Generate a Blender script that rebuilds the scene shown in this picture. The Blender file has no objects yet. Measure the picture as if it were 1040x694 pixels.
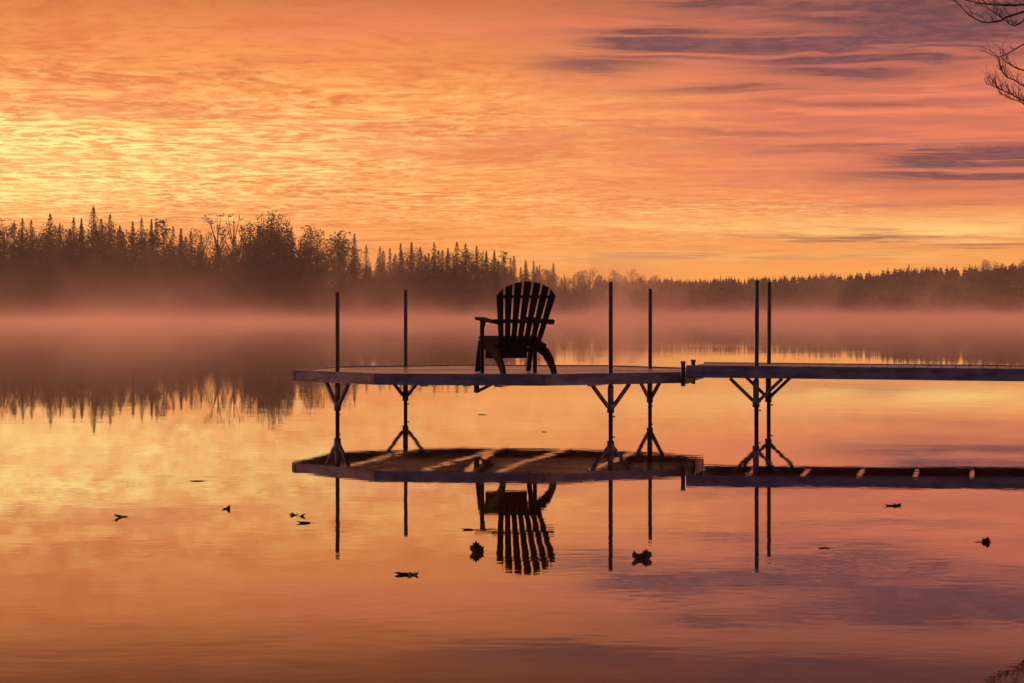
import bpy, bmesh, math, random
from mathutils import Vector, Matrix
import mathutils.noise as mn
random.seed(11)
S = bpy.context.scene
C = S.collection
F, HZ, EYE = 2404.0, 318.0, 1.18          # focal length and horizon (1040 px wide frame), eye height over the water

# ------------------------------------------------------------------ helpers
def tag(o, label=None, cat=None, group=None, kind=None):
    for k, v in (('label', label), ('category', cat), ('group', group), ('kind', kind)):
        if v: o[k] = v
    return o

def mesh(name, bm, mat, parent=None, smooth=False):
    me = bpy.data.meshes.new(name)
    bm.normal_update(); bm.to_mesh(me); bm.free()
    if smooth:
        for p in me.polygons: p.use_smooth = True
    for m in (mat if isinstance(mat, (list, tuple)) else [mat]): me.materials.append(m)
    o = bpy.data.objects.new(name, me); C.objects.link(o); o.parent = parent
    return o

def empty(name, loc=(0, 0, 0), rz=0.0):
    o = bpy.data.objects.new(name, None); C.objects.link(o)
    o.location = loc; o.rotation_euler = (0, 0, rz); o.empty_display_size = .2
    return o

def box(bm, c, s, rot=None, bev=0.0):
    g = bmesh.ops.create_cube(bm, size=1.0)
    vs = g['verts']
    bmesh.ops.scale(bm, vec=s, verts=vs)
    if bev > 0:
        es = list({e for v in vs for e in v.link_edges})
        r = bmesh.ops.bevel(bm, geom=es, offset=bev, segments=1, affect='EDGES')
        vs = list({v for f in r['faces'] for v in f.verts} | {v for v in vs if v.is_valid})
    M = Matrix.Translation(c) @ (rot.to_4x4() if rot is not None else Matrix.Identity(4))
    bmesh.ops.transform(bm, matrix=M, verts=vs)
    return vs

def bar(bm, a, b, w, t, up=Vector((0, 0, 1)), bev=0.0):
    a, b = Vector(a), Vector(b)
    d = b - a; z = d.normalized()
    x = up.cross(z)
    if x.length < 1e-4: x = Vector((1, 0, 0))
    x.normalize(); y = z.cross(x)
    R = Matrix((x, y, z)).transposed()
    box(bm, (a + b) / 2, (w, t, d.length), R, bev)

def tube(bm, pts, rad, n=8, cap=True):
    pts = [Vector(p) for p in pts]
    if not isinstance(rad, (list, tuple)): rad = [rad] * len(pts)
    rings, ref = [], None
    for i, p in enumerate(pts):
        d = (pts[min(i + 1, len(pts) - 1)] - pts[max(i - 1, 0)]).normalized()
        if ref is None:
            ref = Vector((1, 0, 0)) if abs(d.x) < .9 else Vector((0, 1, 0))
        x = (ref - d * ref.dot(d)).normalized(); y = d.cross(x); ref = x
        rings.append([bm.verts.new(p + (x * math.cos(2 * math.pi * k / n) + y * math.sin(2 * math.pi * k / n)) * rad[i]) for k in range(n)])
    for r0, r1 in zip(rings, rings[1:]):
        for k in range(n):
            bm.faces.new((r0[k], r0[(k + 1) % n], r1[(k + 1) % n], r1[k]))
    if cap:
        bm.faces.new(rings[0][::-1]); bm.faces.new(rings[-1])

def prism(bm, pts, lo, hi, fn):
    """closed outline pts (u,v) extruded from lo to hi along w; fn(u,v,w)->xyz"""
    a = [bm.verts.new(fn(u, v, lo)) for u, v in pts]
    b = [bm.verts.new(fn(u, v, hi)) for u, v in pts]
    n = len(pts)
    bm.faces.new(a); bm.faces.new(b[::-1])
    for i in range(n):
        bm.faces.new((a[i], b[i], b[(i + 1) % n], a[(i + 1) % n]))

# ------------------------------------------------------------------ node expressions
class N:
    """a float socket with arithmetic"""
    def __init__(s, t, k): s.t, s.k = t, k
    def _op(s, op, *o):
        n = s.t.nodes.new('ShaderNodeMath'); n.operation = op
        for i, v in enumerate((s,) + o):
            if isinstance(v, N): s.t.links.new(v.k, n.inputs[i])
            else: n.inputs[i].default_value = v
        return N(s.t, n.outputs[0])
    def __rmul__(s, o): return s * o
    def __radd__(s, o): return s + o
    def __add__(s, o): return s._op('ADD', o)
    def __sub__(s, o): return s._op('SUBTRACT', o)
    def __mul__(s, o): return s._op('MULTIPLY', o)
    def __truediv__(s, o): return s._op('DIVIDE', o)
    def pw(s, o): return s._op('POWER', o)
    def exp(s): return s._op('EXPONENT')
    def mx(s, o): return s._op('MAXIMUM', o)
    def mi(s, o): return s._op('MINIMUM', o)
    def step(s, a, b, to0=0.0, to1=1.0):
        n = s.t.nodes.new('ShaderNodeMapRange'); n.interpolation_type = 'SMOOTHSTEP'
        s.t.links.new(s.k, n.inputs[0])
        for i, v in enumerate((a, b, to0, to1)): n.inputs[i + 1].default_value = v
        return N(s.t, n.outputs[0])

def mixc(t, a, b, f):
    n = t.nodes.new('ShaderNodeMix'); n.data_type = 'RGBA'; n.clamp_factor = True
    for i, v in ((6, a), (7, b)):
        if isinstance(v, tuple): n.inputs[i].default_value = (*v, 1)
        else: t.links.new(v, n.inputs[i])
    if isinstance(f, N): t.links.new(f.k, n.inputs[0])
    else: n.inputs[0].default_value = f
    return n.outputs[2]

def vec(t, x, y, z=0.0):
    n = t.nodes.new('ShaderNodeCombineXYZ')
    for i, v in enumerate((x, y, z)):
        if isinstance(v, N): t.links.new(v.k, n.inputs[i])
        else: n.inputs[i].default_value = v
    return n.outputs[0]

def noise(t, v, scale, detail=3.0, rough=.5, dist=0.0):
    n = t.nodes.new('ShaderNodeTexNoise'); n.inputs['Scale'].default_value = scale
    n.inputs['Detail'].default_value = detail; n.inputs['Roughness'].default_value = rough
    n.inputs['Distortion'].default_value = dist
    t.links.new(v, n.inputs['Vector'])
    return N(t, n.outputs[0])

def split(t, v):
    n = t.nodes.new('ShaderNodeSeparateXYZ'); t.links.new(v, n.inputs[0])
    return [N(t, n.outputs[i]) for i in range(3)]

def mat(name, col, rough=.6, metal=0.0, vary=.25, scale=8.0, bump=0.0, col2=None, rough2=None, spec=.5, ior=1.5, stretch=(1, 1, 1)):
    """procedural surface: two colours and two roughnesses mixed by noise"""
    m = bpy.data.materials.new(name); m.use_nodes = True
    t = m.node_tree; b = t.nodes['Principled BSDF']
    tc = t.nodes.new('ShaderNodeTexCoord'); mp = t.nodes.new('ShaderNodeMapping')
    mp.inputs['Scale'].default_value = stretch
    t.links.new(tc.outputs['Object'], mp.inputs['Vector'])
    n = noise(t, mp.outputs[0], scale, 5, .6)
    c2 = col2 or tuple(c * (1 - vary) for c in col)
    t.links.new(mixc(t, col, c2, n.step(.35, .65)), b.inputs['Base Color'])
    if rough2 is not None:
        n2 = noise(t, mp.outputs[0], scale * .37, 3, .5)
        t.links.new(n2.step(.38, .62, rough, rough2).k, b.inputs['Roughness'])
    else: b.inputs['Roughness'].default_value = rough
    b.inputs['Metallic'].default_value = metal
    b.inputs['Specular IOR Level'].default_value = spec; b.inputs['IOR'].default_value = ior
    if bump:
        bp = t.nodes.new('ShaderNodeBump'); bp.inputs['Strength'].default_value = bump; bp.inputs['Distance'].default_value = .004
        t.links.new(n.k, bp.inputs['Height']); t.links.new(bp.outputs[0], b.inputs['Normal'])
    return m

ALU = mat('weathered_aluminium', (.34, .34, .43), .5, 0.0, .5, 3.5, .3, spec=.35, stretch=(1, 1, 4))
ALU_DARK = mat('dull_galvanised_pipe', (.30, .26, .26), .5, 0.0, .35, 14, .2)
PIPE = mat('dark_steel_pipe', (.035, .032, .032), .5, 0.0, .35, 20, .2)
JOIST = mat('bright_aluminium', (.85, .83, .82), .12, 1.0, .2, 6, .05)
BOARD = mat('wet_deck_board', (.19, .145, .14), .16, 0.0, .55, 5, .25, rough2=.55, stretch=(.6, 6, 6))
WALKBOARD = mat('walkway_board', (.075, .065, .062), .5, 0.0, .4, 5, .2, stretch=(6, .6, 6))
CHAIRWOOD = mat('dark_painted_wood', (.034, .021, .016), .85, 0.0, .4, 12, .15, ior=1.06, spec=.5, stretch=(1, 1, .3))
BRASS = mat('dull_bolt', (.12, .10, .09), .45, .5, .3, 20)
NEEDLE = mat('spruce_needles', (.035, .045, .020), .8, 0, .4, .6, spec=.2)
NEEDLE2 = mat('pine_needles', (.040, .045, .018), .8, 0, .4, .6, spec=.2)
LEAFY = mat('birch_leaves', (.075, .055, .018), .75, 0, .45, .7, spec=.2)
BARK = mat('bark', (.06, .045, .035), .9, 0, .4, 3, spec=.2)
TWIG = mat('bare_bark', (.035, .025, .024), .85, 0, .4, 8, spec=.2)
DEADLEAF = mat('brown_dead_leaf', (.055, .026, .012), .6, 0, .5, 60, .3, spec=.3)
SOIL = mat('forest_floor', (.03, .028, .015), .95, 0, .5, .2, spec=.1)

# ------------------------------------------------------------------ camera
cam = bpy.data.objects.new('camera', bpy.data.cameras.new('camera')); C.objects.link(cam)
cam.data.sensor_width = 36; cam.data.lens = F / 1040 * 36
cam.data.clip_start = .1; cam.data.clip_end = 6000
cam.location = (0, 0, EYE)
cam.rotation_euler = (math.radians(90) - math.atan((347 - HZ) / F), 0, 0)
S.camera = cam

# ------------------------------------------------------------------ sky
SUN_AZ, SUN_EL = math.radians(-25), math.radians(3)
W = bpy.data.worlds.new('World'); S.world = W; W.use_nodes = True
t = W.node_tree; t.nodes.clear()
tc = t.nodes.new('ShaderNodeTexCoord')
x, y, z = split(t, tc.outputs['Generated'])
zz = z.mx(0.0)
el = zz._op('ARCSINE'); az = x._op('ARCTAN2', y)
# cloud deck seen in perspective
q = zz + .03
qv = vec(t, x / q, y / q)
warp = noise(t, qv, .55, 2, .5)
warp2 = noise(t, vec(t, x / q + 40, y / q), .9, 3, .55)
qv2 = vec(t, x / q + (warp - .5) * 1.6, y / q + (warp2 - .5) * 1.2)
n_fine = noise(t, qv2, 1.9, 4, .55)
n_rip = noise(t, vec(t, x / q * .95 + (warp - .5) * .8, y / q + x / q * .03 + (warp2 - .5) * .45), 6.4, 6, .62)
n_mid = noise(t, qv2, .85, 4, .55)
n_big = noise(t, vec(t, x / q + 11, y / q + 7), .38, 3, .5)
# angular coordinates in units of the old frame pixels (a patch of cloud is placed by azimuth and elevation)
ax = az * F + (warp2 - .5) * 90
ey = el * F + (warp - .5) * 24 + (n_fine - .5) * 22
def blob(px, py, wx, wy):
    """soft patch of the cloud deck: azimuth px, elevation py"""
    u = (ax - (px - 520)) / wx; v = (ey - (HZ - py)) / wy
    return ((u * u + v * v) * -1.0).exp()
def blobs(lst):
    s = None
    for px, py, wx, wy, a in lst:
        b = blob(px, py, wx, wy) * a
        s = b if s is None else s + b
    return s.mi(1.0)
ORANGE, PINK = (1.10, .350, .092), (1.06, .262, .135)
right = az.step(-.03, .19)
col = mixc(t, ORANGE, PINK, right * el.step(.02, .07))
col = mixc(t, col, (1.25, .50, .085), el.step(.055, .0) * .8)                     # warm band over the trees
top = el.step(.075, .150)
col = mixc(t, col, mixc(t, (.70, .17, .045), (.60, .15, .095), az.step(-.1, .15)), top * .65)
# ripples of altocumulus, lit from below
left = az.step(.10, -.20)
col = mixc(t, col, (.94, .225, .115), n_mid.step(.54, .38) * el.step(.035, .08) * .55)
col = mixc(t, col, (.62, .165, .10), n_big.step(.52, .36) * el.step(.05, .10) * .45)
lit = blobs([(-20, 165, 190, 60, 1.0), (180, 175, 260, 45, .75), (330, 110, 260, 30, .32), (480, 150, 250, 45, .35), (60, 75, 250, 30, .15), (700, 225, 300, 24, .5), (480, 215, 330, 30, .4)])
n_row = noise(t, vec(t, x / q * 1.35 + (warp - .5) * .9 + 3, y / q + (warp2 - .5) * .6 - x / q * .04), 10.5, 4, .6)
rip = (n_rip.step(.48, .60) * .70 + n_row.step(.48, .62) * .45) * (n_mid.step(.34, .60, .15, 1.0) * .75 + n_big.step(.35, .60, .2, .75)); fin = n_fine.step(.50, .68)
col = mixc(t, col, (.80, .185, .050), (n_fine.step(.54, .38) * .75 + n_row.step(.50, .36) * .6) * (left * .65 + .32) * el.step(.012, .03))
col = mixc(t, col, (1.25, .74, .24), (rip * 1.0 + fin * .25) * lit)
col = mixc(t, col, (1.35, 1.0, .34), blobs([(-40, 165, 130, 46, 1.3), (110, 168, 150, 34, .70), (270, 150, 180, 30, .5), (40, 205, 150, 10, .4)]) * (rip * 1.1 + .22))
# bright gap low on the right
gap = blobs([(980, 236, 110, 11, .95), (800, 232, 120, 8, .6), (640, 225, 110, 6, .4), (900, 262, 130, 5, .35), (620, 262, 180, 8, .4), (60, 196, 140, 5, .5)])
col = mixc(t, col, (1.3, .80, .25), gap * (n_fine.step(.3, .6) * .6 + .4))
# violet stratus
n_str = noise(t, vec(t, x / q * .42 + (warp - .5) * .9 + 5, y / q + (warp2 - .5) * .9), 3.4, 5, .6)
pur = blobs([(715, 4, 120, 7, .85), (640, 30, 130, 16, .45), (662, 40, 45, 14, .6), (600, 70, 55, 15, .5), (920, 18, 170, 14, 1.0), (1030, 26, 110, 16, .85), (800, 53, 170, 12, 1.0), (930, 62, 170, 14, .45),
             (1010, 46, 110, 13, 1.0), (870, 75, 130, 11, .85), (750, 94, 110, 5, .6), (985, 178, 120, 17, 1.3), (1030, 160, 90, 9, .8), (900, 108, 160, 5, .6), (960, 210, 110, 4, .5), (860, 150, 140, 4, .5), (1010, 128, 90, 7, .45), (790, 137, 120, 4, .45),
             (930, 153, 50, 4, .35), (860, 241, 110, 4, .75), (1000, 252, 90, 3, .5), (740, 262, 150, 5, .35), (900, -35, 260, 16, .9), (560, -28, 160, 12, .5), (1000, -70, 260, 16, .8), (760, -60, 160, 14, .5)])
purm = (pur * n_mid.step(.30, .60, .5, 1.25) * n_str.step(.36, .56, .22, 1.3) * n_row.step(.30, .55, .75, 1.05)).mi(1.0)
col = mixc(t, col, (1.08, .27, .15), n_str.step(.52, .38) * az.step(-.02, .12) * el.step(.03, .07) * .5)
col = mixc(t, col, (.52, .125, .105), az.step(-.02, .16) * el.step(.02, .09) * n_str.step(.54, .40) * .65)
col = mixc(t, col, mixc(t, (.11, .042, .075), (.40, .11, .11), n_str.step(.50, .34) * .55 + n_row.step(.40, .62) * .45), purm * .95)
# above the picture: dark band, then an added bright glow, fading to mauve and dusky violet
col = mixc(t, col, mixc(t, (.15, .027, .010), (.12, .032, .034), az.step(-.08, .16)), el.step(.114, .166))
col = mixc(t, col, (1.75, .66, .42), el.step(.20, .32))  # unseen bright band, added to throw more light on mist and deck
col = mixc(t, col, (.42, .19, .19), el.step(.45, .85))
col = mixc(t, col, (.13, .085, .155), el.step(.75, 1.3))
back = y.step(.02, -.60)
col = mixc(t, col, (.066, .050, .105), back)
cloud_bg = t.nodes.new('ShaderNodeBackground'); t.links.new(col, cloud_bg.inputs[0]); cloud_bg.inputs[1].default_value = 1.0
sk = t.nodes.new('ShaderNodeTexSky'); sk.sky_type = 'NISHITA'; sk.sun_disc = False
sk.sun_elevation = SUN_EL; sk.sun_rotation = SUN_AZ; sk.altitude = 200; sk.dust_density = 2.5
sky_bg = t.nodes.new('ShaderNodeBackground'); t.links.new(sk.outputs[0], sky_bg.inputs[0]); sky_bg.inputs[1].default_value = .05
ms = t.nodes.new('ShaderNodeMixShader'); ms.inputs[0].default_value = .90               # nine tenths cloud cover
t.links.new(sky_bg.outputs[0], ms.inputs[1]); t.links.new(cloud_bg.outputs[0], ms.inputs[2])
wo = t.nodes.new('ShaderNodeOutputWorld'); t.links.new(ms.outputs[0], wo.inputs[0])
W.cycles.sampling_method = 'MANUAL'; W.cycles.sample_map_resolution = 1024

sun = bpy.data.objects.new('sun', bpy.data.lights.new('sun', 'SUN')); C.objects.link(sun)
sun.data.energy = 1.1; sun.data.angle = math.radians(4); sun.data.color = (1, .50, .22)
sd = Vector((math.sin(SUN_AZ) * math.cos(SUN_EL), math.cos(SUN_AZ) * math.cos(SUN_EL), math.sin(SUN_EL)))
sun.rotation_euler = sd.to_track_quat('Z', 'Y').to_euler()

# ------------------------------------------------------------------ land, water
SHORE = [(-500, 360), (-300, 390), (-111, 430), (-93, 430), (-48, 432), (-41, 450), (-25, 500), (-9, 560), (11, 680), (41, 830), (70, 930), (110, 950), (134, 850), (139, 770), (151, 710), (160, 640), (300, 560), (500, 520)]
def shore(X):
    for (x0, y0), (x1, y1) in zip(SHORE, SHORE[1:]):
        if x0 <= X <= x1: return y0 + (y1 - y0) * (X - x0) / (x1 - x0)
    return SHORE[0][1] if X < SHORE[0][0] else SHORE[-1][1]
def land_z(X, Y):
    d = Y - shore(X)
    if d < 0: return max(-2.0, d * .06)
    base = .8 * (1 - math.exp(-d / 4)) + 7.5 * (1 - math.exp(-d / 60))
    if X > 20: base += 5 * (1 - math.exp(-d / 70)) * min(1, (X - 20) / 40)
    return base + .8 * mn.noise((X * .02, Y * .02, 0))
bm = bmesh.new()
xs = [-490 + 7 * i for i in range(141)]; rows = []
for j in range(61):
    s = -8 + 10 * j if j > 3 else (-8, -1, 1, 6)[j]
    rows.append([bm.verts.new((X, min(shore(X) + s * 1.0, 1120), land_z(X, min(shore(X) + s, 1120)))) for X in xs])
for r0, r1 in zip(rows, rows[1:]):
    for i in range(len(xs) - 1):
        try: bm.faces.new((r0[i], r0[i + 1], r1[i + 1], r1[i]))
        except ValueError: pass
bmesh.ops.remove_doubles(bm, verts=bm.verts, dist=.001)
tag(mesh('far_shore_terrain', bm, SOIL, smooth=True), 'dark wooded land rising behind the far lake shore', None, None, 'structure')

# near bank: runs behind the camera and away on the right, outside the picture
bm = bmesh.new()
NB = [(-60, -14), (-25, -8), (-6, -2.2), (2, -1.6), (9, 4), (12.6, 16), (13.0, 30), (12.4, 46), (15, 62), (30, 80), (60, 90)]
prof = [(-1.5, -.9), (0, -.05), (1.2, .25), (4, .4), (12, .55), (40, .8)]
rows = []
for i, p in enumerate(NB):
    a = Vector(NB[max(i - 1, 0)]); b = Vector(NB[min(i + 1, len(NB) - 1)])
    d = (b - a).normalized(); n2 = Vector((d.y, -d.x))
    rows.append([bm.verts.new((p[0] + n2.x * s, p[1] + n2.y * s, h + .12 * mn.noise((p[0] * .3, s, i)))) for s, h in prof])
for r0, r1 in zip(rows, rows[1:]):
    for k in range(len(prof) - 1): bm.faces.new((r0[k], r0[k + 1], r1[k + 1], r1[k]))
tag(mesh('near_shore_terrain', bm, SOIL, smooth=True), 'low earth bank on the near side of the lake', None, None, 'structure')

wm = bpy.data.materials.new('lake_water'); wm.use_nodes = True
t = wm.node_tree; b = t.nodes['Principled BSDF']
b.inputs['Base Color'].default_value = (.055, .020, .009, 1); b.inputs['IOR'].default_value = 1.45
b.inputs['Roughness'].default_value = .012
b.inputs['Coat Weight'].default_value = .5; b.inputs['Coat IOR'].default_value = 1.33; b.inputs['Coat Roughness'].default_value = .01   # extra glossy layer added to brighten the mirrored sky
g = t.nodes.new('ShaderNodeNewGeometry')
px_, py_, pz_ = split(t, g.outputs['Position'])
w1 = noise(t, vec(t, px_ * 1.0, py_ * 1.0), .9, 3, .5)
w2 = noise(t, vec(t, px_, py_ * 1.6), 6.0, 2, .5)
w3 = noise(t, vec(t, px_ + 31, py_), .11, 2, .5)
calm = w3.step(.42, .62, .35, 1.0)
hgt = (w1 * (py_.step(40, 130) * .0032 + .0017) + w2 * .00024) * calm
bp = t.nodes.new('ShaderNodeBump'); bp.inputs['Strength'].default_value = 1.0; bp.inputs['Distance'].default_value = 1.0
t.links.new(hgt.k, bp.inputs['Height']); t.links.new(bp.outputs[0], b.inputs['Normal']); t.links.new(bp.outputs[0], b.inputs['Coat Normal'])
bm = bmesh.new()
v = [bm.verts.new(p) for p in ((-495, -60, 0), (495, -60, 0), (495, 1110, 0), (-495, 1110, 0))]
bm.faces.new(v)
tag(mesh('lake_water', bm, wm), 'calm lake mirroring the orange sunrise', None, None, 'structure')

# ------------------------------------------------------------------ air
def volume_box(name, lo, hi, m, label):
    bm = bmesh.new()
    box(bm, [(a + b) / 2 for a, b in zip(lo, hi)], [b - a for a, b in zip(lo, hi)])
    return tag(mesh(name, bm, m), label, None, None, 'stuff')
hm = bpy.data.materials.new('haze_air'); hm.use_nodes = True
t = hm.node_tree; t.nodes.clear()
pv = t.nodes.new('ShaderNodeVolumePrincipled'); pv.inputs['Color'].default_value = (.93, .90, .90, 1)
pv.inputs['Density'].default_value = .00022; pv.inputs['Anisotropy'].default_value = .5
mo = t.nodes.new('ShaderNodeOutputMaterial'); t.links.new(pv.outputs[0], mo.inputs['Volume'])
volume_box('haze', (-510, -70, -3), (510, 1140, 44), hm, 'thin pale morning haze over the lake')

fm = bpy.data.materials.new('lake_mist'); fm.use_nodes = True
t = fm.node_tree; t.nodes.clear()
g = t.nodes.new('ShaderNodeNewGeometry')
X, Y, Z = split(t, g.outputs['Position'])
big = noise(t, vec(t, X, Y * .12, Z * .35), .020, 2, .5)
torn = noise(t, vec(t, X + (big - .5) * 50, Y * .10, Z * .55), .060, 4, .6)          # drifting wisps, torn at the top
fine = noise(t, vec(t, X + (torn - .5) * 14, Y * .12, Z * .8), .19, 3, .6)
hs = torn.step(.36, .68, .30, 1.30)
lay = ((Z / hs) * -1.0).exp()
ramp = Y.step(55, 290) * .9 + .10 * Y.step(40, 70)
dn = lay * ramp * fine.step(.30, .70, .30, 1.6) * .024 * Y.step(380, 900, 1.0, .75) * Z.step(19, 11)
dn = dn + ((Z / 7.5) * -1.0).exp() * big.step(.44, .62) * torn.step(.44, .64) * fine.step(.40, .60, .0, 1.8) * .0145 * Y.step(760, 560, .35, 1.0) * Y.step(300, 410) * Z.step(19, 11)
pv = t.nodes.new('ShaderNodeVolumePrincipled'); pv.inputs['Color'].default_value = (.99, .76, .70, 1)
pv.inputs['Anisotropy'].default_value = .62
t.links.new(dn.k, pv.inputs['Density'])
mo = t.nodes.new('ShaderNodeOutputMaterial'); t.links.new(pv.outputs[0], mo.inputs['Volume'])
volume_box('mist', (-150, 42, .02), (235, 965, 20), fm, 'pink morning mist lying on the far water and against the trees')

# ------------------------------------------------------------------ trees
def quad(bm, c, u, v):
    vs = [bm.verts.new(c - u * .5 - v * .1), bm.verts.new(c + u * .1 - v * .5), bm.verts.new(c + u * .6), bm.verts.new(c + u * .05 + v * .5)]
    bm.faces.new(vs)
def rv(r): return Vector((r.uniform(-1, 1), r.uniform(-1, 1), r.uniform(-1, 1)))

def spruce_crown(seed, width=.17, ragged=.25, dens=1.0, bare=.06):
    """unit height spruce: whorls of drooping boughs carrying sprays of needles"""
    r = random.Random(seed); bm = bmesh.new()
    n = int(56 * dens); side = [r.uniform(.8, 1.2) for _ in range(7)]
    for i in range(n):
        k = i / (n - 1); zc = bare + (1 - bare) * k
        R = width * ((1 - k) ** .80) * (1 + r.uniform(-ragged, ragged)) + .004
        if k < .25: R *= .75 + k
        nb = max(5, int(9 * (1 - k) + 5)); a0 = r.uniform(0, 6.3)
        for j in range(nb):
            if r.random() < .12: continue
            a = a0 + 6.283 * j / nb + r.uniform(-.2, .2)
            Rb = R * r.uniform(.65, 1.15) * side[int(a) % 7]
            d = Vector((math.cos(a), math.sin(a), 0)); ns = max(2, int(Rb / .019))
            for s in range(ns):
                f = (s + .6) / ns
                c = d * (Rb * f) + Vector((0, 0, zc - .22 * Rb * f * f - .02 * f + r.uniform(-.004, .004)))
                L = .034 * r.uniform(.7, 1.2) * (.62 + .38 * (1 - k)); tang = Vector((-d.y, d.x, 0))
                quad(bm, c, (d * .9 + tang * r.uniform(-.6, .6) + Vector((0, 0, r.uniform(-.5, .2)))) * L, (tang + rv(r) * .4) * L * .8)
                quad(bm, c, (d * .6 + Vector((0, 0, r.uniform(-.9, .1)))) * L, (Vector((0, 0, 1)) + rv(r) * .5) * L * .5)
    for i in range(14):   # leader
        quad(bm, Vector((0, 0, .955 + .045 * i / 14)), Vector((r.uniform(-1, 1), r.uniform(-1, 1), 1)) * .010, rv(r) * .010)
    return bm

def clump_crown(seed, clumps, leaf, per, squash=.8):
    r = random.Random(seed); bm = bmesh.new()
    for (c, R) in clumps:
        for _ in range(int(per * (R / .1) ** 2)):
            d = rv(r)
            while d.length > 1 or d.length < .1: d = rv(r)
            d = d.normalized() * d.length ** .5
            p = Vector(c) + Vector((d.x * R, d.y * R, d.z * R * squash))
            quad(bm, p, rv(r).normalized() * leaf, rv(r).normalized() * leaf * .8)
    return bm

def trunk_bm(h=1.0, r0=.013, limbs=(), seed=1):
    bm = bmesh.new(); r = random.Random(seed)
    pts = [Vector((r.uniform(-.004, .004) * (i > 0), r.uniform(-.004, .004) * (i > 0), h * i / 7)) for i in range(8)]
    tube(bm, pts, [r0 * (1 - .88 * i / 7) for i in range(8)], 6)
    for (a, b) in limbs:
        a, b = Vector(a), Vector(b); m = (a + b) / 2 + Vector((0, 0, -.015))
        tube(bm, [a, m, b], [r0 * .45, r0 * .3, r0 * .12], 5)
    return bm

KIND = {}
def proto(kind, crown, trunk, cmat):
    c = mesh('crown', crown, cmat); k = mesh('trunk', trunk, BARK)
    KIND[kind] = (c.data, k.data)
    bpy.data.objects.remove(c); bpy.data.objects.remove(k)
for i, (w, rg, dn, br) in enumerate(((.17, .25, 1, .05), (.13, .3, 1, .04), (.20, .35, .9, .08), (.11, .25, 1.1, .04), (.155, .45, .8, .10))):
    proto(f'spruce{i}', spruce_crown(i + 1, w, rg, dn, br), trunk_bm(.97, .012, seed=i), NEEDLE)
def pine(seed, n=16, lo=.45):
    r = random.Random(seed); cl, lb = [], []
    for i in range(n):
        k = i / (n - 1); zc = lo + (.95 - lo) * k; a = r.uniform(0, 6.3)
        R = (.16 * (1 - .65 * k)) * r.uniform(.4, 1.1)
        p = (math.cos(a) * R, math.sin(a) * R, zc + r.uniform(-.02, .02)); cl.append((p, r.uniform(.045, .075))); lb.append(((0, 0, zc - .05), p))
    cl.append(((0, 0, .965), .035))
    return clump_crown(seed, cl, .022, 75, .65), trunk_bm(.95, .013, lb, seed)
for i in range(2): proto(f'pine{i}', *pine(20 + i, 18 + 3 * i, .40), NEEDLE2)
def birch(seed, n, spread, R0, leafn, lo=.35):
    r = random.Random(seed); cl, lb = [], []
    for i in range(n):
        zc = lo + (.97 - lo) * (i + r.random()) / n; a = r.uniform(0, 6.3); k = (zc - lo) / (1 - lo)
        R = spread * (.35 + .9 * math.sin(math.pi * min(.93, .2 + .75 * k))) * r.uniform(.3, 1.0)
        p = (math.cos(a) * R, math.sin(a) * R, zc); cl.append((p, R0 * r.uniform(.6, 1.25))); lb.append(((0, 0, max(.1, zc - .22 - R * .5)), p))
        for _ in range(2):
            q2 = Vector(p) + Vector((r.uniform(-1, 1), r.uniform(-1, 1), r.uniform(.1, 1))) * .05; lb.append((p, tuple(q2)))
    return clump_crown(seed, cl, .020, leafn, .9), trunk_bm(.95, .012, lb, seed)
proto('birch0', *birch(31, 22, .19, .050, 42), LEAFY); proto('birch1', *birch(32, 26, .22, .045, 36), LEAFY)
proto('round0', *birch(33, 36, .24, .090, 95, .15), LEAFY); proto('round1', *birch(34, 34, .28, .090, 95, .10), LEAFY)

NAMES = {'spruce': 'spruce_tree', 'pine': 'pine_tree', 'birch': 'birch_tree', 'round': 'broadleaf_tree'}
def plant(kind, X, Y, z0, h, w=1.0, rz=0.0, label='', group=None):
    fam = kind.rstrip('0123456789'); nm = NAMES[fam]
    r = empty(nm, (X, Y, z0), rz); r.scale = (h * w, h * w, h)
    tag(r, label, {'spruce': 'spruce', 'pine': 'pine', 'birch': 'birch', 'round': 'tree'}[fam], group)
    for part, me in zip(('crown', 'trunk'), KIND[kind]):
        o = bpy.data.objects.new(part, me); C.objects.link(o); o.parent = r
    return r

def by_az(px, off):
    """point on the line of sight of azimuth px, off metres behind the shore line"""
    k = (px - 520) / F; lo, hi = 300.0, 1080.0
    for _ in range(50):
        m = (lo + hi) / 2
        if m - shore(k * m) - off < 0: lo = m
        else: hi = m
    return k * hi, hi
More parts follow.
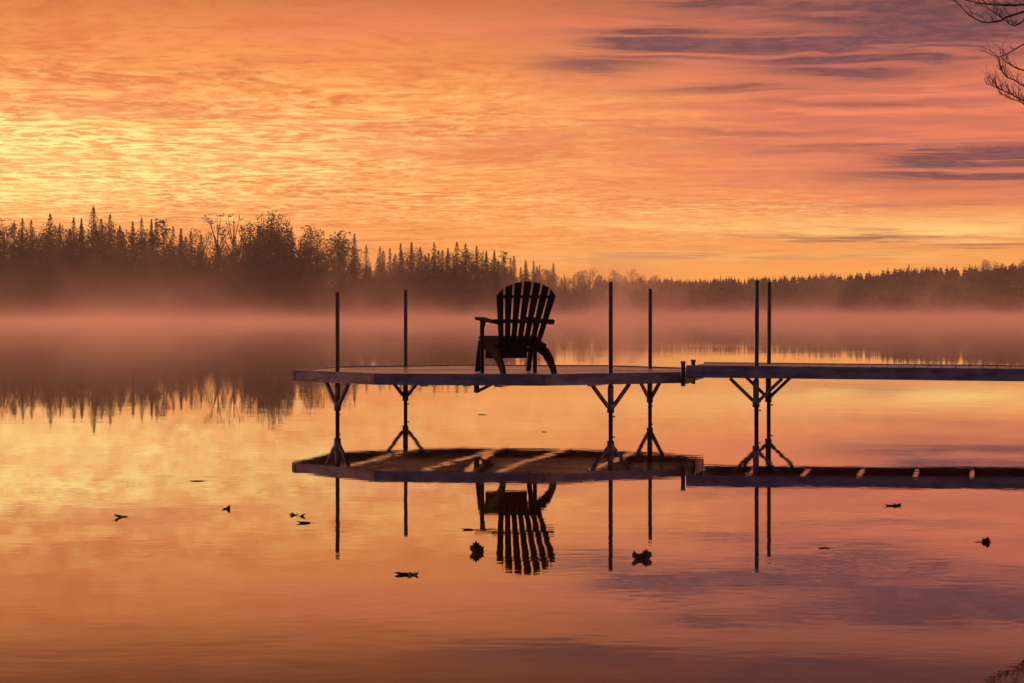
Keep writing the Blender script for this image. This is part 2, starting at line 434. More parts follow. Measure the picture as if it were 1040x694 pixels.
# skyline trees: azimuth, top, kind, width factor, label
SKY = [
 (5, 221, 'birch0', .8, 'thin half bare tree at the left end of the skyline'), (23, 222, 'spruce2', 1.1, 'broad spruce near the left end of the skyline'), (32, 223, 'spruce4', .9, None),
 (51, 217, 'spruce0', 1.0, 'dark pointed spruce left of the tallest spruce on the skyline'), (61, 227, 'spruce3', .8, None), (75, 221, 'spruce2', .9, None), (83, 222, 'spruce3', .8, None),
 (95, 210, 'spruce0', 1.05, 'tallest wide pointed spruce standing over the left skyline'), (103, 222, 'spruce1', 1.0, None), (112, 217, 'spruce4', .9, 'ragged spruce just right of the tallest left spruce'),
 (122, 229, 'spruce1', 1.0, None), (135, 225, 'spruce1', .9, None), (144, 221, 'spruce4', .85, None), (154, 224, 'spruce3', .9, None), (159, 225, 'spruce1', .9, None),
 (166, 222, 'pine0', 1.2, 'broad topped pine halfway between the tallest spruce and the airy birches'), (176, 230, 'spruce2', 1.0, None), (184, 232, 'spruce3', 1.0, None), (194, 235, 'spruce1', 1.0, None), (204, 238, 'spruce2', .9, None),
 (221, 216, 'birch0', 1.0, 'airy birch with knobbly crown, left one of the open birch group'), (237, 217, 'birch1', 1.0, 'widest airy birch with sky showing through its crown'), (254, 225, 'birch0', .8, 'small open birch between the wide birch and the tall round tree'),
 (268, 214, 'birch1', .95, 'tall broadleaf tree rising highest in the birch group'), (281, 217, 'round0', .7, 'loose round tree on the right shoulder of the birch group'), (275, 228, 'round1', .75, 'dense rounded tree filling the lower part of the birch group'),
 (296, 232, 'spruce2', 1.1, 'squat spruce at the right foot of the birch group'), (316, 229, 'pine1', 1.0, 'leaning topped pine, left of a close pair'), (323, 233, 'pine0', 1.0, 'blunt pine, right of a close pair'),
 (344, 234, 'pine1', 1.45, 'broad dome shaped pine standing alone above the mist'), (360, 237, 'spruce1', .9, 'slim spruce spire beside the dome shaped pine'), (372, 249, 'spruce0', .9, None), (386, 250, 'spruce2', .9, None), (396, 252, 'spruce1', .9, None),
 (407, 247, 'spruce1', .9, None), (418, 246, 'spruce3', 1.1, None), (427, 251, 'spruce0', .9, None), (441, 246, 'spruce2', 1.1, 'wide spruce with a broad skirt, first of three tall ones left of the chair'), (455, 252, 'spruce3', 1.0, None),
 (464, 246, 'spruce0', 1.05, 'second of three tall spruces left of the chair'), (473, 247, 'spruce4', 1.2, 'third of three tall spruces left of the chair'), (484, 250, 'spruce1', 1.0, None), (494, 255, 'spruce3', 1.0, None), (502, 254, 'spruce3', 1.0, None),
 (513, 255, 'pine0', 1.0, 'ragged pine just above the left part of the chair back'), (522, 260, 'spruce1', 1.1, None), (534, 264, 'spruce1', 1.0, None), (542, 265, 'spruce3', 1.0, None), (548, 269, 'spruce2', 1.0, None), (562, 267, 'spruce1', 1.15, 'dark spire right of the chair back'),
 (556, 276, 'round0', .8, None), (573, 279, 'spruce2', 1.0, None), (587, 276, 'round1', .9, 'low round tree, left of two right of the chair'), (599, 274, 'round0', 1.0, 'low round tree, right of two right of the chair'), (611, 280, 'spruce2', 1.0, None),
 (624, 274, 'pine1', 1.3, 'bushy pine behind the tall dock post'), (642, 273, 'pine0', 1.1, 'pointed pine between two dock posts'), (650, 279, 'round0', .8, None), (661, 283, 'spruce2', 1.2, None),
]
r = random.Random(5)
for px, yt, kind, w, lab in SKY:
    X, Y = by_az(px, 12 + r.uniform(0, 8)); z0 = land_z(X, Y) - .1
    h = EYE + (HZ - yt) * Y / F - z0
    plant(kind, X, Y, z0, h, w * (1.35 if kind[:2] == 'sp' else 1.2), r.uniform(0, 6.3), lab or 'spruce or low tree spiking the misty left skyline, one of many alike' if lab else ('low round tree on the left skyline, half lost among spruces' if kind.startswith('round') else 'plain spruce of the left skyline, much like those beside it'), 'trees of the left skyline')
def skyline(px):
    pts = [(s[0], s[1]) for s in SKY]
    near = [yy for xx, yy in pts if abs(xx - px) < 22]
    return min(sum(near) / len(near) if near else 232, 284)
px = -40.0
while px < 668:
    for row, (o0, o1, f0, f1) in enumerate(((14, 26, .84, .96), (6, 12, .70, .90), (1.5, 4, .40, .66))):
        p2 = px + r.uniform(-5, 5); X, Y = by_az(p2, r.uniform(o0, o1)); z0 = land_z(X, Y) - .1
        h = max(3.5, (EYE + (HZ - skyline(p2)) * Y / F) * r.uniform(f0, f1) - z0)
        if 206 < p2 < 262 or 327 < p2 < 339 or 352 < p2 < 378: h *= .80
        kd = r.choice(['spruce0', 'spruce2', 'spruce4', 'round0', 'round1', 'round0', 'round1'] if px < 300 or row else ['spruce0', 'spruce2', 'spruce4', 'spruce1', 'round1'])
        lab = 'rounded tree in the dark misty wood under the left skyline' if kd.startswith('round') else 'spruce in the dark misty wood under the left skyline'
        plant(kd, X, Y, z0, h, r.uniform(1.0, 1.3) if kd.startswith('round') else r.uniform(1.5, 2.0), r.uniform(0, 6.3), lab, 'rounded trees of the misty wood' if kd.startswith('round') else 'spruces of the misty wood')
    px += 10.5 if px < 480 else 8.5
# right skyline: small far trees one can tell apart
RS = [(698, 283), (732, 280), (778, 281), (796, 279), (848, 278), (883, 275), (909, 273), (923, 268), (931, 272), (949, 271), (967, 271), (986, 271)]
for px, yt in RS:
    X, Y = by_az(px, 25 + r.uniform(0, 10)); z0 = land_z(X, Y) - .1
    h = EYE + (HZ - yt) * Y / F - z0
    plant(r.choice(['spruce1', 'spruce3', 'spruce0']), X, Y, z0, h, r.uniform(.9, 1.3), r.uniform(0, 6.3), 'tallest little spire breaking the far right ridge' if px == 923 else 'tiny spruce tip along the far right ridge', 'spruce tips of the right ridge')
for px, yt, kd, w, lab in ((1003, 265, 'round1', .9, 'bushy round tree highest at the right end of the ridge'), (1014, 267, 'round0', .8, 'round tree second from the right end of the ridge'), (1027, 268, 'spruce2', 1.3, 'broad spruce near the right edge of the ridge'), (1039, 265, 'round0', .8, 'round tree at the very right edge of the ridge')):
    X, Y = by_az(px, 14); z0 = land_z(X, Y) - .1
    plant(kd, X, Y, z0, EYE + (HZ - yt) * Y / F - z0, w, r.uniform(0, 6.3), lab, None)
# the far wood on the right reads as one mass
bm = bmesh.new(); fr = random.Random(77)
def fir(bm, X, Y, z0, h, w):
    n = 11; s = fr.random() * 6
    for i in range(n):
        k = i / (n - 1); R = h * w * (1 - k) ** .8 * fr.uniform(.75, 1.2) + .12
        for j in range(7):
            a = s + i * 1.3 + 6.283 * j / 7 + fr.uniform(-.25, .25); d = Vector((math.cos(a), math.sin(a), 0))
            c = Vector((X, Y, z0 + h * (.03 + .94 * k))) + d * R * .55; tg = Vector((-d.y, d.x, 0))
            quad(bm, c, d * R * .95 + Vector((0, 0, -.35 * R - h * .02)), tg * (R * .9 + .2) + Vector((0, 0, fr.uniform(-.2, .2))))
            quad(bm, c, Vector((0, 0, h * .10)) + d * R * .3, tg * (R * .7 + .2))
for _ in range(820):
    px = fr.uniform(605, 1080); o = fr.choice((2, 6, 10, 16, 22, 30, 40, 46))
    X, Y = by_az(px, o + fr.uniform(-2, 3)); z0 = land_z(X, Y)
    top = 284 if px < 720 else 284 - (px - 720) * .035 if px < 895 else 274 - (px - 900) * .03
    top -= 1.3 * mn.noise((px * .045, 3, 0)) + 1.0 * mn.noise((px * .13, 7, 0)) + (fr.uniform(-.5, 1.8) if fr.random() < .2 else fr.uniform(-2.5, 0))
    h = (EYE + (HZ - top) * Y / F) * (.5 if o == 2 else .75 if o == 6 else .9 if o == 10 else 1.0) - z0
    fir(bm, X, Y, z0, max(3, h), fr.uniform(.22, .46))
for a0_, a1_, cnt in ((-560, -45, 260), (1080, 1560, 220)):
    for _ in range(cnt):
        X, Y = by_az(fr.uniform(a0_, a1_), fr.uniform(2, 30))
        if abs(X) < 480: fir(bm, X, Y, land_z(X, Y), fr.uniform(13, 20), fr.uniform(.15, .26))
tag(mesh('forest', bm, NEEDLE), 'dark hazy far wood along the low ridge right of the chair', None, None, 'stuff')

# ------------------------------------------------------------------ swimming platform (octagon)
TH = .198; OC = (-.118, 26.194); R = 2.14; T8 = math.tan(math.pi / 8); ZD = .556
plat = tag(empty('dock_platform', (OC[0], OC[1], 0), -TH), 'eight sided dock platform on pipe legs with a dark chair on it', 'dock')
OCT = [(-R, -T8 * R), (-T8 * R, -R), (T8 * R, -R), (R, -T8 * R), (R, T8 * R), (T8 * R, R), (-T8 * R, R), (-R, T8 * R)]
def amax(b, r=R):
    return min(r, r * (1 + T8) - abs(b))
bm = bmesh.new()                                        # deck boards run across, mitred at the slanted sides
RI = R - .035; b0 = -RI + .004
while b0 < RI - .02:
    b1 = min(b0 + .137, RI - .002); ins = .004
    cuts = sorted({b0, b1} | {c for c in (-T8 * RI, T8 * RI) if b0 < c < b1})
    L = [(-amax(c, RI) + ins, c) for c in cuts]; Rr = [(amax(c, RI) - ins, c) for c in reversed(cuts)]
    dz = random.uniform(-.0015, .0015)
    prism(bm, L + Rr, ZD - .036 + dz, ZD - .008 + dz, lambda u, v, w: (u, v, w))
    b0 = b1 + .007
mesh('deck', bm, BOARD, plat)
bm = bmesh.new()                                        # rim: channel with two flanges
for i in range(8):
    a, b_ = Vector((*OCT[i], 0)), Vector((*OCT[(i + 1) % 8], 0)); d = (b_ - a).normalized(); nin = Vector((-d.y, d.x, 0))
    if nin.dot(-(a + b_)) < 0: nin = -nin
    for (z0, z1, w) in ((ZD - .110, ZD, .012), (ZD - .004, ZD + .004, .030), (ZD - .113, ZD - .106, .034)):
        k = math.tan(math.pi / 8) * w
        o = Vector((0, 0, 0)) if w == .012 else -nin * .004
        pts = [a + o, b_ + o, b_ - d * k + nin * w, a + d * k + nin * w]
        vs0 = [bm.verts.new((p.x, p.y, z0)) for p in pts]; vs1 = [bm.verts.new((p.x, p.y, z1)) for p in pts]
        bm.faces.new(vs0[::-1]); bm.faces.new(vs1)
        for j in range(4): bm.faces.new((vs0[j], vs0[(j + 1) % 4], vs1[(j + 1) % 4], vs1[j]))
bmesh.ops.recalc_face_normals(bm, faces=bm.faces)
mesh('rim', bm, ALU, plat)
for i in range(8):
    bm = bmesh.new(); v0 = Vector((*OCT[i], 0))
    for oth in (OCT[(i + 1) % 8], OCT[(i - 1) % 8]):
        d = (Vector((*oth, 0)) - v0).normalized(); nrm = Vector((-d.y, d.x, 0))
        if nrm.dot(v0) < 0: nrm = -nrm
        Rm = Matrix((d, nrm, Vector((0, 0, 1)))).transposed()
        box(bm, v0 + d * .040 + nrm * .0035 + Vector((0, 0, ZD - .055)), (.074, .007, .092), Rm, .002)
        for zz_ in (-.03, -.086):
            box(bm, v0 + d * .050 + nrm * .010 + Vector((0, 0, ZD + zz_)), (.016, .008, .016), Rm, .003)
    mesh('corner_plate', bm, ALU_DARK, plat)
for a_ in (-1.31, -.38, .40, 1.29):                      # bright joists under the boards
    L = amax(abs(a_)) - .04 if abs(a_) > T8 * R else R - .04
    bm = bmesh.new(); box(bm, (a_, 0, ZD - .085), (.085, 2 * L, .090), bev=.003); mesh('joist', bm, JOIST, plat)
bm = bmesh.new(); bar(bm, (.06, -2.05, ZD - .10), (-.34, 1.05, ZD - .10), .085, .05); mesh('brace_strut', bm, JOIST, plat)
bm = bmesh.new(); box(bm, (-.02, -1.2, ZD - .16), (.05, .05, .12), bev=.004); bar(bm, (-.02, -1.2, ZD - .21), (.16, -1.2, ZD - .12), .03, .03)
mesh('under_bracket', bm, ALU_DARK, plat)  # small bracket hanging below the joists

def leg(parent, a, b, top, along, zrim, spread=.23, drop=.24, lean=(0, 0)):
    """pipe through the deck with a sleeve, two struts to the rim and set screws"""
    bm = bmesh.new()
    tube(bm, [(a, b, -1.6), (a + lean[0] * .5, b + lean[1] * .5, zrim), (a + lean[0], b + lean[1], top)], .0225, 12)
    p = mesh('post', bm, PIPE, parent, True)
    bm = bmesh.new(); tube(bm, [(a, b, .20), (a, b, zrim - .02)], .031, 12); tube(bm, [(a, b, .20), (a, b, .235)], .036, 12); tube(bm, [(a, b, zrim - drop - .06), (a, b, zrim - drop + .03)], .037, 12)
    s = mesh('sleeve', bm, ALU_DARK, p, True)
    al = Vector((along[0], along[1], 0)).normalized()
    for sgn in (-1, 1):
        bm = bmesh.new()
        bar(bm, Vector((a, b, zrim - drop)) + al * sgn * .03, Vector((a, b, zrim - .004)) + al * sgn * spread, .034, .034, Vector((-al.y, al.x, 0)), .003)
        mesh('strut', bm, ALU_DARK, p)
    for zz_ in (.26, zrim - drop - .10):
        bm = bmesh.new()
        tube(bm, [Vector((a, b, zz_)) + al * .028, Vector((a, b, zz_)) + al * .052], .008, 6)
        mesh('set_screw', bm, ALU_DARK, p)
    return p
q_ = R * (1 + T8) / 2 - .06
for sx, sy, top in ((-1, -1, 1.40), (-1, 1, 1.45), (1, -1, 1.50), (1, 1, 1.46)):
    leg(plat, sx * q_ - (.02 if sx < 0 and sy < 0 else 0), sy * q_, top, (1, -sx * sy), ZD - .110, .24, .24, (random.uniform(-.012, .012), 0))

# ------------------------------------------------------------------ gangway
ZW, WB0, WB1 = .632, -1.16, .48
walk = tag(empty('walkway', (OC[0], OC[1], 0), -TH), 'narrow straight gangway hinged to the right side of the platform', 'walkway')
A0, A1 = 2.20, 11.6
def zw(a): return ZW - (a - A0) * .006
bm = bmesh.new()
a_ = A0 + .03
while a_ < A1 - .15:
    zc = zw(a_) - .020; box(bm, (a_ + .0675, (WB0 + WB1) / 2, zc + random.uniform(-.0015, .0015)), (.135, WB1 - WB0 - .09, .028), bev=.002); a_ += .143
mesh('deck', bm, WALKBOARD, walk)
for b_ in (WB0 + .02, WB1 - .02):
    bm = bmesh.new(); sg = 1 if b_ < 0 else -1
    for (o, w, zo, hh) in ((0, .014, -.060, .112), (sg * .012, .034, 0.0, .008), (sg * .012, .040, -.120, .008)):
        bar(bm, (A0, b_ + o, zw(A0) + zo), (A1, b_ + o, zw(A1) + zo), w, hh, Vector((0, 1, 0)).cross(Vector((1, 0, 0))) * -1)
    mesh('side_rail', bm, ALU, walk)
for a_ in [A0 + .02 + .58 * i for i in range(16)]:
    bm = bmesh.new(); box(bm, (a_, (WB0 + WB1) / 2, zw(a_) - .078), (.05, WB1 - WB0 - .07, .06), bev=.003); mesh('crossbeam', bm, JOIST, walk)
for b_, aa in ((WB0 + .085, 2.92), (WB1 - .085, 2.915)):
    leg(walk, aa, b_, 1.52, (1, 0), zw(aa) - .124, .27, .235, (.01, 0))
for b_, aa in ((WB0 + .06, 9.6), (WB1 - .06, 9.6)):
    leg(walk, aa, b_, 1.3, (1, 0), zw(aa) - .124, .27, .235)
for b_, aa in ((WB0 + .03, 2.165), (-.30, 2.17)):
    bm = bmesh.new()
    tube(bm, [(aa, b_, ZD - .14), (aa, b_, ZW + .042)], .023, 10); tube(bm, [(aa, b_, ZW + .022), (aa, b_, ZW + .045)], .028, 10)
    mesh('hinge_pin', bm, PIPE, walk, False)
bm = bmesh.new(); box(bm, (2.29, WB0 + .006, ZW - .058), (.17, .010, .10), bev=.002); mesh('hinge_plate', bm, ALU, walk)
bm = bmesh.new(); bar(bm, (2.165, WB0 + .03, ZD - .10), (2.165, -.2, ZD - .10), .03, .04); mesh('hinge_bar', bm, ALU_DARK, walk)
bm = bmesh.new(); tube(bm, [(6.05, WB1 - .02, zw(6) + .004), (6.05, WB1 - .02, zw(6) + .04)], [.012, .018], 8); mesh('bolt', bm, BRASS, walk)

# ------------------------------------------------------------------ slatted garden chair, seen from behind
CA = math.atan2(.315, .95)
lx, ly = .452, -1.42
cw = (OC[0] + lx * math.cos(TH) + ly * math.sin(TH), OC[1] - lx * math.sin(TH) + ly * math.cos(TH))
ch = tag(empty('garden_chair', (cw[0], cw[1], ZD - .007), CA), 'dark slatted fan backed garden armchair facing the lake on the platform', 'chair')
# backrest plane: base and recline
BB = Vector((0, -.085, .245)); rc = math.radians(23)
BU = Vector((0, -math.sin(rc), math.cos(rc))); BN = Vector((0, -math.cos(rc), -math.sin(rc)))
LB = .765
bm = bmesh.new()
n = 7; bot, topw = .062, .094
for i in range(n):
    k = i - 3
    def edge(s, h):     # lateral position of a slat edge at height h along the back
        f = h / (LB * .84); wid = (.048 * (1 - f) + .0725 * f); cen = k * (.0635 * (1 - f) + .0970 * f)
        return cen + s * wid / 2
    def arc(xp): return LB - .26 + .26 * math.sqrt(max(0, 1 - (abs(xp) / .347) ** 2)) if abs(xp) < .347 else LB - .26
    pts = [(edge(-1, 0), 0), (edge(1, 0), 0)]
    hr = arc(edge(1, .6)); hl = arc(edge(-1, .6))
    pts += [(edge(1, hr), hr)]
    for s in (.5, 0, -.5):
        xm = edge(s, .66); pts.append((xm, arc(xm)))
    pts += [(edge(-1, hl), hl)]
    prism(bm, pts, 0, .014, lambda u, v, w: BB + Vector((u, 0, 0)) + BU * v - BN * w + BN * .022 * 0)
bmesh.ops.recalc_face_normals(bm, faces=bm.faces)
mesh('backrest', bm, CHAIRWOOD, ch)
for hh, wd, th_, nm in ((.605, .54, .028, 'back_rail'), (.12, .44, .05, 'back_rail')):
    bm = bmesh.new(); c = BB + BU * hh + BN * .012
    bar(bm, c - Vector((wd / 2, 0, 0)), c + Vector((wd / 2, 0, 0)), th_, .022, BN, .003); mesh(nm, bm, CHAIRWOOD, ch)
bm = bmesh.new(); c = BB + BU * .335 + BN * .020      # bar that carries the arms behind the slats
bar(bm, c - Vector((.335, 0, 0)), c + Vector((.335, 0, 0)), .032, .038, BN, .003); mesh('arm_rail', bm, CHAIRWOOD, ch)
for sx in (-1, 1):
    x0 = sx * .275
    prof_ = [(.33, .375), (.33, .27), (.12, .235), (-.08, .185), (-.22, .115), (-.32, .045), (-.365, 0), (-.455, 0), (-.42, .07), (-.33, .17), (-.22, .245), (-.10, .282), (.10, .315)]
    bm = bmesh.new(); prism(bm, prof_, x0 - .016, x0 + .016, lambda u, v, w: (w, u, v)); bmesh.ops.recalc_face_normals(bm, faces=bm.faces)
    mesh('rear_leg', bm, CHAIRWOOD, ch)
    x1 = sx * .293
    bm = bmesh.new(); prism(bm, [(.285, .555), (.235, .555), (.24, .0), (.28, .0)], x1 - .016, x1 + .016, lambda u, v, w: (w, u, v)); bmesh.ops.recalc_face_normals(bm, faces=bm.faces)
    mesh('front_leg', bm, CHAIRWOOD, ch)
    bm = bmesh.new(); bar(bm, (sx * .285, .33, .34), (sx * .285, .455, .012), .028, .05, Vector((1, 0, 0)), .003); mesh('front_brace', bm, CHAIRWOOD, ch)
    bm = bmesh.new()
    ol = [(.385, -.055), (.405, -.02), (.405, .025), (.375, .065), (.28, .078), (.05, .060), (-.20, .040), (-.315, .03), (-.315, -.02), (.05, -.035)]
    prism(bm, [(v, u) for u, v in ol], 0, .024, lambda u, v, w: (sx * (.276 + u), v, .557 + (v - .3) * .075 + w)); bmesh.ops.recalc_face_normals(bm, faces=bm.faces)
    bmesh.ops.bevel(bm, geom=list(bm.edges), offset=.004, segments=1, affect='EDGES')
    mesh('armrest', bm, CHAIRWOOD, ch)
    bm = bmesh.new(); prism(bm, [(.232, .553), (.15, .548), (.232, .45)], x1 - .011, x1 + .011, lambda u, v, w: (w, u, v)); bmesh.ops.recalc_face_normals(bm, faces=bm.faces)
    mesh('arm_bracket', bm, CHAIRWOOD, ch)
bm = bmesh.new()
for i in range(7):
    yy = .335 - i * .068; zz2 = .385 - (.335 - yy) * .21 - (.012 if i == 0 else 0)
    box(bm, (0, yy, zz2), (.60, .060, .021), Matrix.Rotation(math.atan(.21) if i else -.3, 3, 'X'), .003)
mesh('seat', bm, CHAIRWOOD, ch)
bm = bmesh.new(); box(bm, (0, .338, .26), (.46, .020, .215), bev=.003); mesh('front_apron', bm, CHAIRWOOD, ch)
bm = bmesh.new(); box(bm, (0, -.09, .248), (.515, .022, .05), bev=.003); mesh('rear_stretcher', bm, CHAIRWOOD, ch)

# ------------------------------------------------------------------ bare tree on the right bank, reaching into the corner of the picture
D = 40.0
def at(px, py, d=D): return Vector(((px - 520) * d / F, d, EYE + (HZ - py) * d / F))
bt = tag(empty('bare_tree', (13.9, 41.0, .3)), 'leafless tree whose drooping twigs enter the upper right corner', 'tree')
def lp(v): return Vector(v) - Vector(bt.location)
tr = random.Random(9)
bm = bmesh.new(); base = Vector((13.9, 41, .1))
tp = [base + Vector((-.12 * i, -.05 * i, 1.0 * i)) for i in range(10)]
tube(bm, [lp(p) for p in tp], [.20 - .016 * i for i in range(10)], 10)
mesh('trunk', bm, TWIG, bt, True)
def curve(pts, n=6):
    out = []
    P = [pts[0]] + list(pts) + [pts[-1]]
    for i in range(1, len(P) - 2):
        for k in range(n):
            s = k / n; a, b, c, d = P[i - 1], P[i], P[i + 1], P[i + 2]
            out.append(.5 * ((2 * b) + (c - a) * s + (2 * a - 5 * b + 4 * c - d) * s * s + (3 * b - a - 3 * c + d) * s ** 3))
    out.append(pts[-1]); return out
def twig(bm, p, d, L, r0, lvl):
    n = 5; pts = [p]; d = d.normalized()
    for i in range(n):
        d = (d + rv(tr) * .22 + Vector((0, 0, .10 if lvl else .05))).normalized(); pts.append(pts[-1] + d * L / n)
    tube(bm, pts, [r0 * (1 - .75 * i / n) for i in range(n + 1)], 5)
    if lvl > 0:
        for i in range(1, n + 1):
            if tr.random() < .8: twig(bm, pts[i], d + rv(tr) * .9, L * tr.uniform(.35, .6), r0 * .55, lvl - 1)
def branch(pp, r0, r1, side=True, dens=.5, L=.34, lift=.5):
    bm = bmesh.new()
    pts = curve([Vector(p) for p in pp]); n = len(pts)
    tube(bm, [lp(p) for p in pts], [.62 * (r0 + (r1 - r0) * i / (n - 1)) for i in range(n)], 6)
    if side:
        for i in range(4, n):
            if tr.random() < dens:
                d = (pts[i] - pts[i - 1]).normalized()
                twig(bm, lp(pts[i]), d * .7 + Vector((tr.uniform(-.5, .3), tr.uniform(-.6, .6), lift * tr.uniform(.1, 1))), L * tr.uniform(.5, 1.2), .006, 1)
    mesh('branch', bm, TWIG, bt)
def wob(lst, dy=.4):
    return [at(px, py, D + tr.uniform(-dy, dy)) for px, py in lst]
s9, s7, s5 = tp[8], tp[7], tp[5]
branch([s9, at(1100, -14, 40.6)] + wob([(1060, -2), (1040, 5), (1020, 6), (1003, 5), (985, 2), (972, -1)]), .05, .009, dens=.6, lift=.5)
branch([s9, at(1105, -30, 39.4)] + wob([(1062, 2), (1040, 12), (1022, 18), (1014, 22), (998, 23), (984, 16), (975, 7), (969, 2)]), .045, .006, dens=.35, lift=.7)
branch([s9, at(1110, 2, 40.2)] + wob([(1070, 14), (1045, 18), (1034, 25), (1027, 26), (1018, 20), (1004, 10), (990, 4)]), .04, .006, dens=.4, lift=.6)
branch([s9, at(1090, -40, 40.8)] + wob([(1050, -14), (1030, -3), (1008, -1), (992, -4), (978, -8)]), .04, .006, dens=.7, L=.3)
branch([s7, at(1090, 28, 40.3)] + wob([(1060, 36), (1040, 45), (1026, 53), (1015, 58), (1011, 57)]), .035, .006, dens=.25, lift=.5)
branch([s7, at(1095, 60, 39.6)] + wob([(1062, 76), (1040, 72), (1030, 69), (1022, 64), (1015, 58)]), .035, .007, dens=.3, lift=.6)
branch([s5, at(1100, 100, 40.2)] + wob([(1060, 92), (1040, 88), (1030, 82), (1022, 79), (1017, 73), (1015, 70)]), .03, .006, dens=.7, L=.25, lift=1.0)
branch([s5, at(1100, 120, 39.7)] + wob([(1062, 112), (1040, 103), (1028, 97), (1017, 92), (1008, 88), (1002, 86)]), .03, .005, dens=.9, L=.25, lift=1.0)
branch([s5, at(1100, 132, 40.5)] + wob([(1062, 122), (1044, 110), (1036, 104), (1026, 101), (1015, 96)]), .03, .005, dens=.9, L=.25, lift=1.0)

for k in range(16):
    i = 3 + (k * 6) // 15; b0_ = tp[min(i, 9)]; a_ = tr.uniform(-1.4, 1.9) if k % 4 else tr.uniform(1.9, 3.0); Ln = tr.uniform(1.6, 2.9)
    d_ = Vector((math.cos(a_), math.sin(a_), .45)); pp = [b0_]
    for j in range(1, 6):
        pp.append(b0_ + d_ * Ln * j / 5 + Vector((tr.uniform(-.1, .1), tr.uniform(-.1, .1), .30 * math.sin(j * .6) + tr.uniform(-.08, .08))))
    if max(p.x * 0 + (p.x / p.y) for p in pp) and min(p.x / p.y for p in pp) > .235: branch(pp, .07, .008, dens=.75, L=.9, lift=.7)
# ------------------------------------------------------------------ fallen leaves afloat
MAPLE = [(0, -.42), (.04, -.14), (.20, -.24), (.24, -.10), (.42, -.04), (.36, .07), (.40, .20), (.28, .19), (.25, .29), (.17, .25), (.16, .40), (.08, .38), (0, .54),
         (-.08, .38), (-.17, .42), (-.16, .24), (-.25, .27), (-.28, .18), (-.42, .19), (-.35, .06), (-.44, -.03), (-.23, -.09), (-.21, -.22), (-.04, -.14)]
OVAL = [(0, -.6), (.02, -.4), (.13, -.25), (.20, 0), (.16, .25), (.05, .45), (0, .52), (-.05, .45), (-.16, .25), (-.20, 0), (-.13, -.25), (-.02, -.4)]
def leaf_bm(outline, size, curl, fold, seed):
    lr = random.Random(seed); bm = bmesh.new(); ph = lr.uniform(0, 6.3)
    top, botm = [], []
    def pos(u, v, w):
        rr = math.hypot(u, v)
        zz = curl * rr * rr * (1 + .6 * math.sin(3 * math.atan2(v, u) + ph)) + fold * abs(u)
        sh = 1 - .35 * min(1, curl * rr)
        return Vector((u * size * sh, v * size * sh, zz * size + .003 + w))
    for lst, w in ((top, .0012), (botm, 0.0)):
        c = bm.verts.new(pos(0, .02, w)); inner = [bm.verts.new(pos(u * .5, v * .5, w)) for u, v in outline]; outer = [bm.verts.new(pos(u, v, w)) for u, v in outline]
        n = len(outline)
        for i in range(n):
            j = (i + 1) % n
            bm.faces.new((inner[i], outer[i], outer[j], inner[j])); bm.faces.new((c, inner[i], inner[j]))
        lst += outer
    n = len(top)
    for i in range(n): bm.faces.new((top[i], botm[i], botm[(i + 1) % n], top[(i + 1) % n]))
    bmesh.ops.recalc_face_normals(bm, faces=bm.faces)
    return bm
def wpt(px, py):
    d = F * EYE / (py - HZ); return (px - 520) * d / F, d
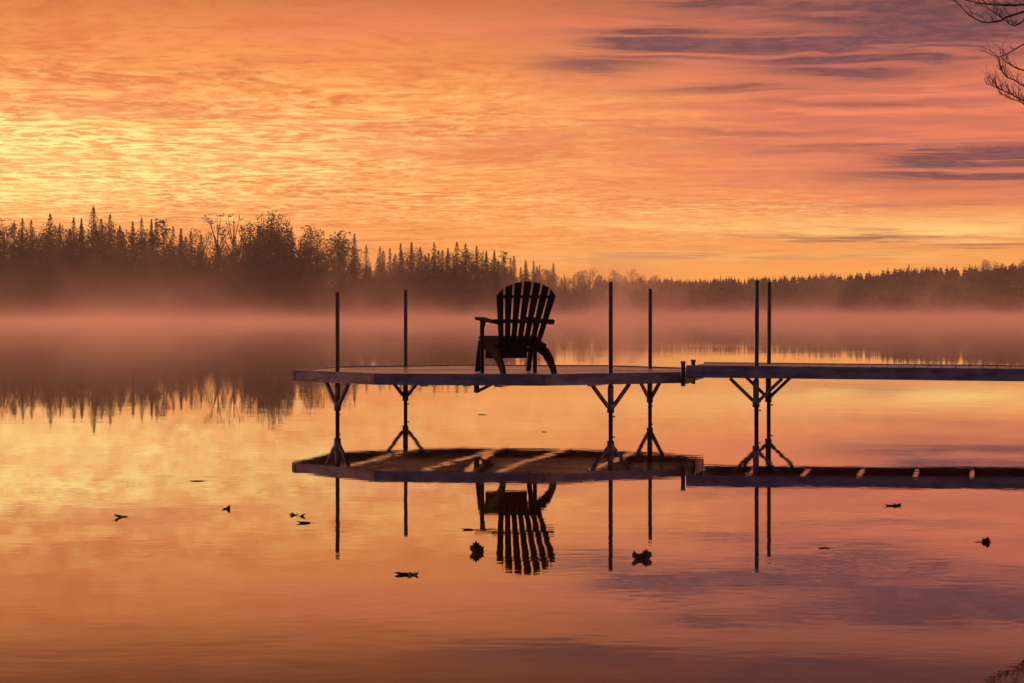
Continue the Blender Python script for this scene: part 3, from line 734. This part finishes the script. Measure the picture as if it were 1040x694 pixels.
LEAVES = [  # azimuth, water point, outline, size, curl, fold, turn, tilt, label
 (483, 561, MAPLE, .105, .5, .15, .35, (1.08, .12), 'curled maple leaf standing upright on the water left of the chair reflection'),
 (645.5, 568, MAPLE, .085, .6, .2, .6, (.85, .15), 'spiky curled maple leaf, left half of a touching pair below the right posts'),
 (656.5, 567.5, MAPLE, .092, .5, .2, -.3, (1.0, -.15), 'upright maple leaf, right half of a touching pair below the right posts'),
 (411, 584, OVAL, .10, .5, .5, 1.5, (0, .1), 'thin leaf with raised stem floating below the second post reflection'),
 (419, 585, MAPLE, .07, .5, .3, .5, (.35, 0), 'small dark leaf touching the thin one below the second post reflection'),
 (123, 526, MAPLE, .115, .35, .25, .8, (.1, .1), 'lone dark leaf floating farthest left on the open water'),
 (230, 517, MAPLE, .085, .6, .3, 2.5, (.1, .15), 'small leaf floating between the farthest left leaf and the close trio'),
 (298, 524, MAPLE, .075, .6, .3, .3, (.15, 0), 'left leaf of a row of two by the first post reflection'),
 (306.5, 524.5, MAPLE, .07, .7, .3, 3.1, (0, .2), 'right leaf of a row of two by the first post reflection'),
 (309, 531.5, OVAL, .10, .4, .5, 1.7, (0, .1), 'slim leaf lying just in front of the row of two by the first post reflection'),
 (201, 489, OVAL, .13, .12, .2, 1.5, (0, 0), 'flat narrow leaf farthest out on the left water'),
 (476, 538.5, OVAL, .09, .3, .4, 1.4, (0, 0), 'tiny flat leaf behind the upright maple leaf near the chair reflection'),
 (905, 514, OVAL, .09, .4, .4, 1.6, (0, .1), 'slim leaf, left of two touching under the walkway reflection'),
 (912.5, 514, MAPLE, .08, .55, .3, 1.0, (.1, .1), 'crinkled leaf, right of two touching under the walkway reflection'),
 (1003, 551, MAPLE, .075, .9, .3, 1.9, (.2, .4), 'crumpled leaf with long stem floating farthest right'),
 (996, 551, OVAL, .06, .1, .2, 1.57, (0, 0), 'thin flat leaf lying against the farthest right crumpled leaf'),
 (838, 557, OVAL, .07, .3, .3, 1.4, (0, 0), 'faint flat leaf in the violet water between walkway posts and farthest right leaf'),
 (553, 439, OVAL, .07, .4, .4, 1.5, (0, 0), 'speck of a leaf on the bright water under the middle of the platform'),
 (490, 421.5, OVAL, .11, .3, .3, 1.5, (0, 0), 'thin far leaf on the bright water under the platform, left of the middle'),
]
for i, (px, py, ol, size, curl, fold, turn, tilt, lab) in enumerate(LEAVES):
    lx_, ly_ = wpt(px, py)
    o = mesh('floating_leaf', leaf_bm(ol, size, curl, fold, i), DEADLEAF)
    o.rotation_euler = (tilt[0], tilt[1], turn)
    zs = sorted((o.rotation_euler.to_matrix() @ v.co).z for v in o.data.vertices)
    o.location = (lx_, ly_, -zs[len(zs) // (5 if abs(tilt[0]) > .5 else 3)])      # the lowest part dips into the water film
    tag(o, lab, 'leaf', 'fallen leaves afloat')

# ------------------------------------------------------------------ render settings
S.view_settings.view_transform = 'Standard'; S.view_settings.look = 'None'
S.view_settings.exposure = 0.0; S.view_settings.gamma = 1.0; S.view_settings.use_curve_mapping = False
S.cycles.max_bounces = 6; S.cycles.diffuse_bounces = 2; S.cycles.glossy_bounces = 5; S.cycles.volume_bounces = 2; S.cycles.transparent_max_bounces = 6
S.cycles.volume_step_rate = 6.0; S.cycles.volume_max_steps = 96
S.cycles.use_denoising = True
